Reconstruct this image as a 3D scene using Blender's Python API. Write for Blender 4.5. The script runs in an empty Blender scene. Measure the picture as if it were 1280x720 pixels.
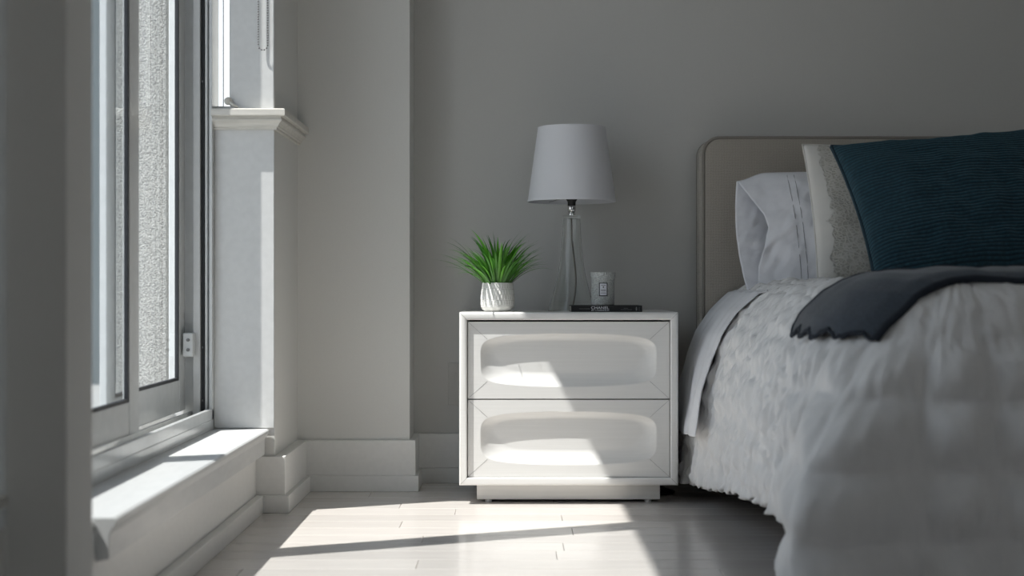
import bpy, bmesh, math, random
from mathutils import Vector, Matrix, noise
random.seed(7)
S = bpy.context.scene
COL = S.collection
PI = math.pi

# ------------------------------------------------------------------ camera, light, exposure
EYE = 0.72
cam_d = bpy.data.cameras.new('camera'); cam = bpy.data.objects.new('camera', cam_d); COL.objects.link(cam)
cam.location = (0, 0, EYE); cam.rotation_euler = (PI/2, 0, 0)
cam_d.sensor_width = 36.0; cam_d.lens = 50.0; cam_d.clip_start = 0.05; cam_d.clip_end = 300
cam_d.dof.use_dof = True; cam_d.dof.focus_distance = 4.8; cam_d.dof.aperture_fstop = 2.2
S.camera = cam

SUN = Vector((1.0, 0.435, -1.95)).normalized()
sl = bpy.data.lights.new('sun', 'SUN'); sl.energy = 5.6; sl.angle = math.radians(0.53); sl.color = (1.0, 0.965, 0.925)
so = bpy.data.objects.new('sun', sl); COL.objects.link(so)
so.rotation_euler = SUN.to_track_quat('-Z', 'Y').to_euler(); so.location = (-6, -2, 9)

W = bpy.data.worlds.new('sky'); S.world = W; W.use_nodes = True
wn = W.node_tree.nodes; wl = W.node_tree.links; wn.clear()
wo = wn.new('ShaderNodeOutputWorld'); wb = wn.new('ShaderNodeBackground')
# hazy clear sky: pale at the horizon, bluer overhead, the same all round
wtc = wn.new('ShaderNodeTexCoord'); wsp = wn.new('ShaderNodeSeparateXYZ'); wcr = wn.new('ShaderNodeValToRGB')
wcr.color_ramp.elements[0].position = 0.0; wcr.color_ramp.elements[0].color = (0.93, 0.96, 1.0, 1)
wcr.color_ramp.elements[1].position = 0.8; wcr.color_ramp.elements[1].color = (0.62, 0.745, 0.93, 1)
wl.new(wtc.outputs['Generated'], wsp.inputs[0]); wl.new(wsp.outputs['Z'], wcr.inputs[0]); wl.new(wcr.outputs[0], wb.inputs['Color'])
wb.inputs['Strength'].default_value = 1.10
wl.new(wb.outputs[0], wo.inputs['Surface'])

vs = S.view_settings
S.display_settings.display_device = 'sRGB'
vs.view_transform = 'Standard'; vs.look = 'None'; vs.gamma = 1.0; vs.exposure = 0.60; vs.use_curve_mapping = False
try:
    S.cycles.use_denoising = True
    S.cycles.max_bounces = 14; S.cycles.diffuse_bounces = 7; S.cycles.glossy_bounces = 6
    S.cycles.transmission_bounces = 12; S.cycles.transparent_max_bounces = 16
    S.cycles.sample_clamp_indirect = 6.0
except Exception:
    pass

# ------------------------------------------------------------------ helpers
def link(o, parent=None):
    COL.objects.link(o)
    if parent is not None: o.parent = parent
    return o

def mesh_obj(name, verts, faces, m, parent=None, smooth=False, uvs=None, loc=None, rot=None):
    me = bpy.data.meshes.new(name)
    me.from_pydata([tuple(v) for v in verts], [], faces)
    if uvs is not None:
        ul = me.uv_layers.new(name='uv')
        for lp in me.loops: ul.data[lp.index].uv = uvs[lp.vertex_index]
    if smooth:
        for p in me.polygons: p.use_smooth = True
    if m is not None: me.materials.append(m)
    me.update()
    o = link(bpy.data.objects.new(name, me), parent)
    if loc is not None: o.location = loc
    if rot is not None: o.rotation_euler = rot
    return o

def empty(name, loc=(0, 0, 0), rz=0.0):
    o = bpy.data.objects.new(name, None); link(o); o.location = loc; o.rotation_euler = (0, 0, rz)
    o.empty_display_size = 0.05
    return o

def tag(o, label=None, cat=None, group=None, kind=None):
    if label: o['label'] = label
    if cat: o['category'] = cat
    if group: o['group'] = group
    if kind: o['kind'] = kind
    return o

BOXF = [(0, 3, 2, 1), (4, 5, 6, 7), (0, 1, 5, 4), (1, 2, 6, 5), (2, 3, 7, 6), (3, 0, 4, 7)]
def box_data(bs):
    V, F = [], []
    for (x0, x1, y0, y1, z0, z1) in bs:
        n = len(V)
        V += [(x0, y0, z0), (x1, y0, z0), (x1, y1, z0), (x0, y1, z0), (x0, y0, z1), (x1, y0, z1), (x1, y1, z1), (x0, y1, z1)]
        F += [tuple(n+i for i in f) for f in BOXF]
    return V, F

def boxes(name, bs, m, parent=None, bev=0.0, seg=2, loc=None, rot=None):
    V, F = box_data(bs)
    o = mesh_obj(name, V, F, m, parent, loc=loc, rot=rot)
    if bev > 0:
        b = o.modifiers.new('bevel', 'BEVEL'); b.width = bev; b.segments = seg; b.limit_method = 'ANGLE'
        if seg > 2:
            for p in o.data.polygons: p.use_smooth = True
            wn_ = o.modifiers.new('wn', 'WEIGHTED_NORMAL'); wn_.keep_sharp = True
    return o

def prism_y(name, prof, y0, y1, m, parent=None, bev=0.0):
    """profile in (x,z) extruded along Y"""
    n = len(prof)
    V = [(x, y0, z) for x, z in prof] + [(x, y1, z) for x, z in prof]
    F = [tuple(range(n)), tuple(range(2*n-1, n-1, -1))] + [(i, i+n, (i+1) % n+n, (i+1) % n) for i in range(n)]
    o = mesh_obj(name, V, F, m, parent)
    bm = bmesh.new(); bm.from_mesh(o.data); bmesh.ops.recalc_face_normals(bm, faces=bm.faces); bm.to_mesh(o.data); bm.free()
    if bev > 0:
        b = o.modifiers.new('bevel', 'BEVEL'); b.width = bev; b.segments = 2; b.limit_method = 'ANGLE'
    return o

def lathe(name, prof, m, parent=None, n=48, closed=False, loc=None, rot=None, rf=None, cap=True):
    V, F = [], []
    k = len(prof)
    for (r, z) in prof:
        for i in range(n):
            a = 2*PI*i/n
            rr = rf(r, z, a) if rf else r
            V.append((rr*math.cos(a), rr*math.sin(a), z))
    for j in range(k-1 if not closed else k):
        j2 = (j+1) % k
        for i in range(n):
            i2 = (i+1) % n
            F.append((j*n+i, j*n+i2, j2*n+i2, j2*n+i))
    if cap and not closed:
        if prof[0][0] > 1e-6: F.append(tuple(range(n-1, -1, -1)))
        if prof[-1][0] > 1e-6: F.append(tuple((k-1)*n+i for i in range(n)))
    o = mesh_obj(name, V, F, m, parent, smooth=True, loc=loc, rot=rot)
    bm = bmesh.new(); bm.from_mesh(o.data); bmesh.ops.remove_doubles(bm, verts=bm.verts, dist=1e-6)
    bmesh.ops.recalc_face_normals(bm, faces=bm.faces)
    for e in bm.edges:
        if len(e.link_faces) == 2 and e.calc_face_angle(0) > 0.7: e.smooth = False
    bm.to_mesh(o.data); bm.free()
    return o

def tube(name, pts, r, m, parent=None, n=8, cyc=False, loc=None, rot=None, rr=None):
    pts = [Vector(p) for p in pts]
    V, F = [], []
    K = len(pts)
    prev = None
    for i, p in enumerate(pts):
        a = pts[(i-1) % K] if (cyc or i > 0) else p
        b = pts[(i+1) % K] if (cyc or i < K-1) else p
        t = (b-a).normalized()
        if prev is None:
            u = t.orthogonal().normalized()
        else:
            u = (prev - t*prev.dot(t)).normalized()
        prev = u
        w = t.cross(u)
        q = rr(i) if rr else r
        for j in range(n):
            an = 2*PI*j/n
            V.append(p + (u*math.cos(an) + w*math.sin(an))*q)
    for i in range(K if cyc else K-1):
        i2 = (i+1) % K
        for j in range(n):
            j2 = (j+1) % n
            F.append((i*n+j, i*n+j2, i2*n+j2, i2*n+j))
    if not cyc:
        F.append(tuple(range(n-1, -1, -1))); F.append(tuple((K-1)*n+j for j in range(n)))
    return mesh_obj(name, V, F, m, parent, smooth=True, loc=loc, rot=rot)

def sstep(a, b, x):
    t = min(1, max(0, (x-a)/(b-a))); return t*t*(3-2*t)
def nz(x, y, z=0.0): return noise.noise(Vector((x, y, z)))

# ------------------------------------------------------------------ materials
def mat(name, color, rough=0.6, spec=0.5, metal=0.0, coat=0.0, sheen=0.0, trans=0.0, ior=1.5, sss=0.0):
    m = bpy.data.materials.new(name); m.use_nodes = True
    p = m.node_tree.nodes['Principled BSDF']
    p.inputs['Base Color'].default_value = (*color, 1); p.inputs['Roughness'].default_value = rough
    p.inputs['Specular IOR Level'].default_value = spec; p.inputs['Metallic'].default_value = metal
    p.inputs['Coat Weight'].default_value = coat; p.inputs['Sheen Weight'].default_value = sheen
    p.inputs['Transmission Weight'].default_value = trans; p.inputs['IOR'].default_value = ior
    if sss > 0:
        p.inputs['Subsurface Weight'].default_value = sss; p.inputs['Subsurface Radius'].default_value = (0.02, 0.02, 0.02)
    return m

def nodes(m): return m.node_tree.nodes, m.node_tree.links, m.node_tree.nodes['Principled BSDF']

def add_noise(m, scale=(20, 20, 20), detail=4, color=None, amount=0.1, bump=0.0, dist=0.002, coord='Object', rough_var=0.0, tex='NOISE'):
    """mild procedural variation of colour, gloss and fine relief"""
    N, L, p = nodes(m)
    tc = N.new('ShaderNodeTexCoord'); mp = N.new('ShaderNodeMapping'); mp.inputs['Scale'].default_value = scale
    L.new(tc.outputs[coord], mp.inputs['Vector'])
    if tex == 'NOISE':
        t = N.new('ShaderNodeTexNoise'); t.inputs['Scale'].default_value = 1.0; t.inputs['Detail'].default_value = detail; fac = t.outputs['Fac']
    else:
        t = N.new('ShaderNodeTexVoronoi'); t.inputs['Scale'].default_value = 1.0; fac = t.outputs['Distance']
    L.new(mp.outputs[0], t.inputs['Vector'])
    if amount > 0:
        base = p.inputs['Base Color'].default_value[:]
        c2 = color if color else tuple(c*(1-amount) for c in base[:3])
        mx = N.new('ShaderNodeMix'); mx.data_type = 'RGBA'
        mx.inputs[6].default_value = base; mx.inputs[7].default_value = (*c2, 1)
        rp = N.new('ShaderNodeMapRange'); rp.inputs['From Min'].default_value = 0.35; rp.inputs['From Max'].default_value = 0.65
        L.new(fac, rp.inputs['Value']); L.new(rp.outputs[0], mx.inputs[0])
        if p.inputs['Base Color'].is_linked:
            pass
        else:
            L.new(mx.outputs[2], p.inputs['Base Color'])
    if bump > 0:
        b = N.new('ShaderNodeBump'); b.inputs['Strength'].default_value = bump; b.inputs['Distance'].default_value = dist
        if p.inputs['Normal'].is_linked:
            L.new(p.inputs['Normal'].links[0].from_socket, b.inputs['Normal'])
        L.new(fac, b.inputs['Height']); L.new(b.outputs[0], p.inputs['Normal'])
    if rough_var > 0:
        r0 = p.inputs['Roughness'].default_value
        rr = N.new('ShaderNodeMapRange'); rr.inputs['To Min'].default_value = r0-rough_var; rr.inputs['To Max'].default_value = r0+rough_var
        L.new(fac, rr.inputs['Value']); L.new(rr.outputs[0], p.inputs['Roughness'])
    return m

def weave(m, scale, bump=0.4, dist=0.0006, amount=0.25, coord='Object'):
    """crossed threads: two sine bands multiplied, plus slub noise"""
    N, L, p = nodes(m)
    tc = N.new('ShaderNodeTexCoord')
    out = []
    for d in ('X', 'Z'):
        w = N.new('ShaderNodeTexWave'); w.wave_type = 'BANDS'; w.bands_direction = d
        w.inputs['Scale'].default_value = scale; w.inputs['Distortion'].default_value = 4.0; w.inputs['Detail'].default_value = 3
        w.inputs['Detail Scale'].default_value = 0.9
        L.new(tc.outputs[coord], w.inputs['Vector']); out.append(w.outputs['Fac'])
    a = N.new('ShaderNodeMath'); a.operation = 'ADD'; L.new(out[0], a.inputs[0]); L.new(out[1], a.inputs[1])
    base = p.inputs['Base Color'].default_value[:]
    mx = N.new('ShaderNodeMix'); mx.data_type = 'RGBA'; mx.inputs[6].default_value = tuple(c*(1-amount) for c in base[:3])+(1,)
    mx.inputs[7].default_value = tuple(min(1, c*(1+amount)) for c in base[:3])+(1,)
    h = N.new('ShaderNodeMath'); h.operation = 'MULTIPLY'; h.inputs[1].default_value = 0.5; L.new(a.outputs[0], h.inputs[0])
    L.new(h.outputs[0], mx.inputs[0]); L.new(mx.outputs[2], p.inputs['Base Color'])
    b = N.new('ShaderNodeBump'); b.inputs['Strength'].default_value = bump; b.inputs['Distance'].default_value = dist
    L.new(h.outputs[0], b.inputs['Height']); L.new(b.outputs[0], p.inputs['Normal'])
    return m

M = {}
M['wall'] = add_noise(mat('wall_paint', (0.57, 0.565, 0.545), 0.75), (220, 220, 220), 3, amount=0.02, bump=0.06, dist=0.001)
M['wall_bounce_lit'] = add_noise(mat('wall_paint_bounce_lit', (0.71, 0.705, 0.68), 0.7), (220, 220, 220), 3, amount=0.02, bump=0.06, dist=0.001)  # wall paint made lighter: floor bounce light painted into the colour
M['ceil'] = add_noise(mat('ceiling_paint', (0.74, 0.735, 0.72), 0.85), (120, 120, 120), 3, amount=0.02, bump=0.05)
M['trim'] = add_noise(mat('trim_paint', (0.78, 0.775, 0.755), 0.42), (60, 60, 60), 3, amount=0.03, bump=0.05, dist=0.001, rough_var=0.05)
M['sillpaint'] = add_noise(mat('sill_paint', (0.66, 0.665, 0.66), 0.36), (45, 12, 45), 4, amount=0.05, bump=0.04, dist=0.001, rough_var=0.08)
M['vinyl'] = add_noise(mat('window_vinyl', (0.62, 0.635, 0.635), 0.22, coat=0.2), (30, 30, 30), 3, amount=0.06, rough_var=0.04)
M['grime'] = add_noise(mat('window_track_vinyl', (0.58, 0.585, 0.57), 0.4), (45, 45, 45), 5, color=(0.30, 0.27, 0.22), bump=0.1)
M['rubber'] = add_noise(mat('black_rubber_gasket', (0.018, 0.02, 0.024), 0.5), (90, 90, 90), 2, amount=0.2)
M['metal'] = add_noise(mat('screw_metal', (0.20, 0.20, 0.20), 0.4, metal=1.0), (200, 200, 200), 2, amount=0.2)
M['cream_metal'] = add_noise(mat('crank_enamel', (0.66, 0.64, 0.58), 0.35), (90, 90, 90), 2, amount=0.05)
M['cap'] = add_noise(mat('ledge_wood_paint', (0.66, 0.64, 0.59), 0.4), (14, 70, 70), 4, amount=0.12, bump=0.05)
M['lacquer'] = add_noise(mat('white_lacquer_wood', (0.80, 0.795, 0.775), 0.33, coat=0.12), (3, 160, 160), 5, amount=0.035, bump=0.10, dist=0.0008, rough_var=0.05)
M['plinth'] = add_noise(mat('white_plinth_wood', (0.76, 0.755, 0.735), 0.42), (3, 140, 140), 5, amount=0.05, bump=0.10, dist=0.0008)
M['joint'] = add_noise(mat('mitre_joint_shade', (0.30, 0.295, 0.285), 0.7), (200, 200, 200), 2, amount=0.2)
M['dark'] = add_noise(mat('cabinet_interior', (0.05, 0.05, 0.05), 0.8), (40, 40, 40), 2, amount=0.2)
M['linen'] = weave(mat('taupe_linen', (0.41, 0.375, 0.325), 0.9, sheen=0.25), 78, 0.8, 0.002, 0.26)
M['piping'] = weave(mat('taupe_linen_piping', (0.24, 0.22, 0.195), 0.9, sheen=0.2), 150, 0.4, 0.0006, 0.25)
M['cotton'] = add_noise(mat('white_cotton', (0.74, 0.75, 0.79), 0.8, sheen=0.1), (9, 9, 9), 5, amount=0.04, bump=0.35, dist=0.012)
M['sheet'] = add_noise(mat('white_sheet_cotton', (0.76, 0.77, 0.80), 0.8, sheen=0.1), (12, 12, 5), 4, amount=0.04, bump=0.25, dist=0.008)
q = mat('crinkled_quilt_cotton', (0.78, 0.775, 0.77), 0.85, sheen=0.15)
add_noise(q, (30, 30, 9), 5, amount=0.05, bump=0.55, dist=0.006); add_noise(q, (120, 120, 70), 3, amount=0, bump=0.3, dist=0.002)
M['quilt'] = q
M['stitch'] = add_noise(mat('grey_stitching', (0.42, 0.42, 0.45), 0.8), (400, 400, 400), 2, amount=0.3)
M['mattress'] = weave(mat('mattress_ticking', (0.7, 0.69, 0.66), 0.9), 60, 0.3, 0.001, 0.05)
M['shade'] = weave(mat('white_shade_fabric', (0.72, 0.725, 0.755), 0.85, sss=0.0), 330, 0.15, 0.0003, 0.03)
M['chrome'] = add_noise(mat('chrome', (0.75, 0.75, 0.75), 0.15, metal=1.0), (300, 300, 300), 2, amount=0.05)
M['black'] = add_noise(mat('black_plastic', (0.014, 0.014, 0.015), 0.45), (120, 120, 120), 2, amount=0.2)
M['cord'] = add_noise(mat('clear_taupe_cord', (0.22, 0.20, 0.17), 0.4), (200, 200, 200), 2, amount=0.15)
g = mat('clear_glass', (0.97, 0.985, 0.98), 0.0, trans=1.0, ior=1.40); M['glass'] = add_noise(g, (30, 30, 30), 2, amount=0.01)
M['pot'] = add_noise(mat('white_ceramic', (0.80, 0.79, 0.765), 0.45), (160, 160, 160), 3, amount=0.05, bump=0.1, dist=0.0006)
M['soil'] = add_noise(mat('dark_moss_soil', (0.035, 0.045, 0.02), 0.9), (150, 150, 150), 4, amount=0.5, bump=0.6)
M['wax'] = add_noise(mat('cream_wax', (0.78, 0.76, 0.70), 0.5, sss=0.15), (60, 60, 60), 2, amount=0.03)
M['bookblack'] = add_noise(mat('black_book_cloth', (0.008, 0.008, 0.009), 0.5), (300, 300, 300), 2, amount=0.2)
M['paper'] = add_noise(mat('page_paper', (0.62, 0.60, 0.54), 0.8), (2, 2, 900), 2, amount=0.2, bump=0.2, dist=0.0004)
M['ink_white'] = add_noise(mat('white_spine_print', (0.72, 0.72, 0.74), 0.5), (300, 300, 300), 2, amount=0.04)
M['ink_grey'] = add_noise(mat('grey_spine_print', (0.16, 0.16, 0.165), 0.5), (300, 300, 300), 2, amount=0.05)
M['label'] = add_noise(mat('label_paper', (0.66, 0.68, 0.73), 0.6), (300, 300, 300), 2, amount=0.04)
M['plate'] = add_noise(mat('grey_wall_plate', (0.52, 0.51, 0.485), 0.5), (90, 90, 90), 2, amount=0.03)

# jar: pressed opal glass
jar = mat('pressed_jar_glass', (0.74, 0.77, 0.755), 0.22, trans=0.35, ior=1.45)
add_noise(jar, (190, 190, 190), 2, amount=0.18, bump=0.9, dist=0.003, tex='VORONOI'); M['jar'] = jar

# window pane: clear reflective sheet that lets light through
def pane_mat(name, ca, cb):
    m = bpy.data.materials.new(name); m.use_nodes = True
    N, L = m.node_tree.nodes, m.node_tree.links; N.clear()
    o = N.new('ShaderNodeOutputMaterial'); mx = N.new('ShaderNodeMixShader'); t = N.new('ShaderNodeBsdfTransparent')
    gl = N.new('ShaderNodeBsdfGlossy'); gl.inputs['Roughness'].default_value = 0.0; gl.inputs['Color'].default_value = (0.95, 0.97, 1, 1)
    f = N.new('ShaderNodeFresnel'); f.inputs['IOR'].default_value = 1.5
    ns = N.new('ShaderNodeTexNoise'); ns.inputs['Scale'].default_value = 2.0
    rp = N.new('ShaderNodeMix'); rp.data_type = 'RGBA'; rp.inputs[6].default_value = (*ca, 1); rp.inputs[7].default_value = (*cb, 1)
    L.new(ns.outputs['Fac'], rp.inputs[0]); L.new(rp.outputs[2], t.inputs['Color'])
    L.new(f.outputs[0], mx.inputs[0]); L.new(t.outputs[0], mx.inputs[1]); L.new(gl.outputs[0], mx.inputs[2]); L.new(mx.outputs[0], o.inputs['Surface'])
    return m
M['pane'] = pane_mat('window_pane_glass', (0.95, 0.965, 0.96), (0.93, 0.955, 0.955))
M['screen_pane'] = pane_mat('tinted_pane_glass', (0.71, 0.735, 0.745), (0.69, 0.72, 0.73))

# floor planks: whitewashed wood, tone varies from plank to plank
pl = mat('whitewashed_plank', (0.655, 0.615, 0.58), 0.24, coat=0.2)
add_noise(pl, (4, 60, 60), 6, amount=0.10, bump=0.05, dist=0.0006, rough_var=0.06)
N, L, p = nodes(pl)
src = p.inputs['Base Color'].links[0].from_socket
oi = N.new('ShaderNodeObjectInfo'); hv = N.new('ShaderNodeHueSaturation'); mr = N.new('ShaderNodeMapRange')
mr.inputs['To Min'].default_value = 0.93; mr.inputs['To Max'].default_value = 1.05
L.new(oi.outputs['Random'], mr.inputs['Value']); L.new(mr.outputs[0], hv.inputs['Value']); L.new(src, hv.inputs['Color']); L.new(hv.outputs[0], p.inputs['Base Color'])
M['plank'] = pl
M['subfloor'] = add_noise(mat('plank_joint', (0.16, 0.14, 0.125), 0.8), (30, 30, 30), 2, amount=0.2)

# exterior
st = mat('rough_stucco', (0.50, 0.50, 0.48), 0.95)
add_noise(st, (170, 170, 170), 4, amount=0.45, bump=1.0, dist=0.012); M['stucco'] = st
M['siding'] = add_noise(mat('blue_grey_cladding', (0.15, 0.18, 0.19), 0.7), (3, 3, 0.6), 4, amount=0.10)
M['terrace'] = add_noise(mat('terrace_concrete', (0.36, 0.36, 0.345), 0.9), (6, 6, 6), 5, amount=0.15, bump=0.2)
M['facade_glass'] = add_noise(mat('facade_glass', (0.10, 0.14, 0.16), 0.1), (1, 1, 1), 2, amount=0.1)

# teal ribbed chenille, driven by the cushion's own cloth coordinates
tl = mat('teal_chenille', (0.012, 0.052, 0.078), 0.95, sheen=0.30)
N, L, p = nodes(tl)
p.inputs['Sheen Tint'].default_value = (0.25, 0.5, 0.6, 1)
tc = N.new('ShaderNodeTexCoord'); sy = N.new('ShaderNodeSeparateXYZ'); L.new(tc.outputs['UV'], sy.inputs[0])
wm = N.new('ShaderNodeMath'); wm.operation = 'MULTIPLY'; wm.inputs[1].default_value = 46*PI; L.new(sy.outputs['Y'], wm.inputs[0])
wsn = N.new('ShaderNodeMath'); wsn.operation = 'SINE'; L.new(wm.outputs[0], wsn.inputs[0])
w = N.new('ShaderNodeMath'); w.operation = 'ABSOLUTE'; L.new(wsn.outputs[0], w.inputs[0])
n2 = N.new('ShaderNodeTexNoise'); n2.inputs['Scale'].default_value = 60; L.new(tc.outputs['UV'], n2.inputs['Vector'])
mu = N.new('ShaderNodeMath'); mu.operation = 'MULTIPLY'; L.new(w.outputs[0], mu.inputs[0]); L.new(n2.outputs['Fac'], mu.inputs[1])
mx = N.new('ShaderNodeMix'); mx.data_type = 'RGBA'; mx.inputs[6].default_value = (0.002, 0.011, 0.020, 1); mx.inputs[7].default_value = (0.027, 0.100, 0.138, 1)
L.new(mu.outputs[0], mx.inputs[0]); L.new(mx.outputs[2], p.inputs['Base Color'])
b = N.new('ShaderNodeBump'); b.inputs['Strength'].default_value = 0.5; b.inputs['Distance'].default_value = 0.003
L.new(mu.outputs[0], b.inputs['Height']); L.new(b.outputs[0], p.inputs['Normal'])
M['teal'] = tl
M['teal_pipe'] = add_noise(mat('teal_welt', (0.008, 0.036, 0.055), 0.95, sheen=0.2), (300, 300, 300), 2, amount=0.3, bump=0.4)
th = mat('charcoal_navy_throw', (0.046, 0.062, 0.084), 0.95, sheen=0.25)
M['throw'] = add_noise(th, (220, 40, 220), 3, amount=0.3, bump=0.5, dist=0.003)
M['throw_hem'] = add_noise(mat('navy_throw_hem', (0.020, 0.027, 0.040), 0.95), (200, 200, 200), 2, amount=0.3, bump=0.5)

# lace sham: ivory cotton with an embroidered net band, in cloth coordinates
lc = mat('ivory_lace_cotton', (0.66, 0.64, 0.60), 0.85)
N, L, p = nodes(lc)
tc = N.new('ShaderNodeTexCoord'); sp = N.new('ShaderNodeSeparateXYZ'); L.new(tc.outputs['UV'], sp.inputs[0])
nn = N.new('ShaderNodeTexNoise'); nn.inputs['Scale'].default_value = 7; nn.inputs['Detail'].default_value = 3; L.new(tc.outputs['UV'], nn.inputs['Vector'])
ad = N.new('ShaderNodeMath'); ad.operation = 'MULTIPLY_ADD'; ad.inputs[1].default_value = 0.16; L.new(nn.outputs['Fac'], ad.inputs[0]); L.new(sp.outputs['X'], ad.inputs[2])
bd = N.new('ShaderNodeMapRange'); bd.inputs['From Min'].default_value = 0.150; bd.inputs['From Max'].default_value = 0.158; L.new(ad.outputs[0], bd.inputs['Value'])
vo = N.new('ShaderNodeTexVoronoi'); vo.feature = 'DISTANCE_TO_EDGE'; vo.inputs['Scale'].default_value = 46; L.new(tc.outputs['UV'], vo.inputs['Vector'])
vt = N.new('ShaderNodeMapRange'); vt.inputs['From Min'].default_value = 0.05; vt.inputs['From Max'].default_value = 0.22; L.new(vo.outputs['Distance'], vt.inputs['Value'])
mm = N.new('ShaderNodeMath'); mm.operation = 'MULTIPLY_ADD'; mm.inputs[1].default_value = 0.45; mm.inputs[2].default_value = 0.45; L.new(vt.outputs[0], mm.inputs[0])
m2 = N.new('ShaderNodeMath'); m2.operation = 'MULTIPLY'; L.new(mm.outputs[0], m2.inputs[0]); L.new(bd.outputs[0], m2.inputs[1])
mx = N.new('ShaderNodeMix'); mx.data_type = 'RGBA'; mx.inputs[6].default_value = (0.66, 0.645, 0.61, 1); mx.inputs[7].default_value = (0.40, 0.385, 0.34, 1)
L.new(m2.outputs[0], mx.inputs[0]); L.new(mx.outputs[2], p.inputs['Base Color'])
b = N.new('ShaderNodeBump'); b.inputs['Strength'].default_value = 0.7; b.inputs['Distance'].default_value = 0.003; b.invert = True
L.new(m2.outputs[0], b.inputs['Height']); L.new(b.outputs[0], p.inputs['Normal'])
M['lace'] = lc

# leaves: green, each leaf a little different
lf = mat('grass_leaf', (0.06, 0.22, 0.03), 0.38)
N, L, p = nodes(lf)
oi = N.new('ShaderNodeObjectInfo'); tc = N.new('ShaderNodeTexCoord'); sp = N.new('ShaderNodeSeparateXYZ'); L.new(tc.outputs['UV'], sp.inputs[0])
cr = N.new('ShaderNodeValToRGB'); cr.color_ramp.elements[0].color = (0.034, 0.15, 0.020, 1); cr.color_ramp.elements[1].color = (0.15, 0.46, 0.040, 1)
L.new(oi.outputs['Random'], cr.inputs[0])
mx = N.new('ShaderNodeMix'); mx.data_type = 'RGBA'; mx.inputs[7].default_value = (0.10, 0.20, 0.075, 1)
mrr = N.new('ShaderNodeMapRange'); mrr.inputs['From Min'].default_value = 0.45; mrr.inputs['From Max'].default_value = 0.0; mrr.inputs['To Max'].default_value = 0.7
L.new(sp.outputs['Y'], mrr.inputs['Value']); L.new(mrr.outputs[0], mx.inputs[0]); L.new(cr.outputs[0], mx.inputs[6]); L.new(mx.outputs[2], p.inputs['Base Color'])
tr = N.new('ShaderNodeBsdfTranslucent'); L.new(mx.outputs[2], tr.inputs['Color']); ms = N.new('ShaderNodeMixShader'); ms.inputs[0].default_value = 0.25
outn = [n for n in N if n.type == 'OUTPUT_MATERIAL'][0]
L.new(p.outputs[0], ms.inputs[1]); L.new(tr.outputs[0], ms.inputs[2]); L.new(ms.outputs[0], outn.inputs['Surface'])
M['leaf'] = lf

# ------------------------------------------------------------------ room shell
YW = 5.27; XL = -0.763; YJ = 4.57; YC = 5.06; XC = -0.364; CE = 3.0; XR = 3.0; YB = -1.3
fl = boxes('floor', [(-1.10, XR, YB, YW+0.1, -0.10, -0.0125)], M['subfloor']); tag(fl, kind='structure')
PW = 0.125
pm = {}
row = 0
y = YW
while y > YB:
    y0 = max(YB, y-PW)
    x = -1.0 - random.random()*1.1
    while x < XR:
        ln = 1.22
        a, b_ = max(x, XL-0.036), min(x+ln, XR)
        if b_-a > 0.03:
            key = (round(b_-a, 3), round(y-y0, 3))
            if key not in pm:
                g_ = 0.0006
                V, F = box_data([(g_, key[0]-g_, g_, key[1]-g_, -0.012, 0.0)])
                me = bpy.data.meshes.new('plank'); me.from_pydata(V, [], F)
                bm = bmesh.new(); bm.from_mesh(me)
                top = [e for e in bm.edges if all(v.co.z > -0.001 for v in e.verts)]
                bmesh.ops.bevel(bm, geom=top, offset=0.0012, segments=1, affect='EDGES'); bm.to_mesh(me); bm.free()
                me.materials.append(M['plank']); pm[key] = me
            o = bpy.data.objects.new('plank', pm[key]); link(o, fl); o.location = (a, y0, 0)
        x += ln
    y -= PW; row += 1

tag(boxes('ceiling', [(-1.12, XR, YB, YW+0.1, CE, CE+0.1)], M['ceil']), kind='structure')
tag(boxes('wall_back', [(XC-0.03, XR, YW, YW+0.12, 0, CE)], M['wall']), kind='structure')
tag(boxes('wall_right', [(XR, XR+0.1, YB, YW+0.1, 0, CE)], M['wall']), kind='structure')
tag(boxes('wall_rear', [(-1.12, 0.85, YB-0.1, YB, 0, CE), (2.15, XR, YB-0.1, YB, 0, CE), (0.85, 2.15, YB-0.1, YB, 0, 0.95), (0.85, 2.15, YB-0.1, YB, 2.2, CE)], M['wall']), kind='structure')  # window opening added behind the camera, unseen, to let in fill light
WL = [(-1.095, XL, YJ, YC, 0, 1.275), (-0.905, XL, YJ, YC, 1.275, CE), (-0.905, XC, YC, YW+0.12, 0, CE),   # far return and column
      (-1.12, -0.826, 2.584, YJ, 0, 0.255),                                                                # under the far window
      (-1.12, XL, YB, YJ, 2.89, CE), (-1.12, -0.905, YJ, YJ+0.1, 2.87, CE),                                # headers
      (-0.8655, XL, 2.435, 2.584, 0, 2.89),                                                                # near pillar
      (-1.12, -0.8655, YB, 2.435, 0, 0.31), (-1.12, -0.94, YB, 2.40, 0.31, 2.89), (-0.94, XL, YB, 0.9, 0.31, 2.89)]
wlft = boxes('wall_left', WL, M['wall_bounce_lit']); tag(wlft, kind='structure')

# painted lining of the window recess (white, below and above the ledge)
tag(boxes('trim_1', [(-0.956, XL-0.0002, YJ-0.006, YJ, 0.27, 1.24)], M['sillpaint'], bev=0.002), kind='structure')
tag(boxes('trim_2', [(-0.905, XL-0.0002, YJ-0.006, YJ, 1.292, 2.89)], M['sillpaint'], bev=0.003), kind='structure')

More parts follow.
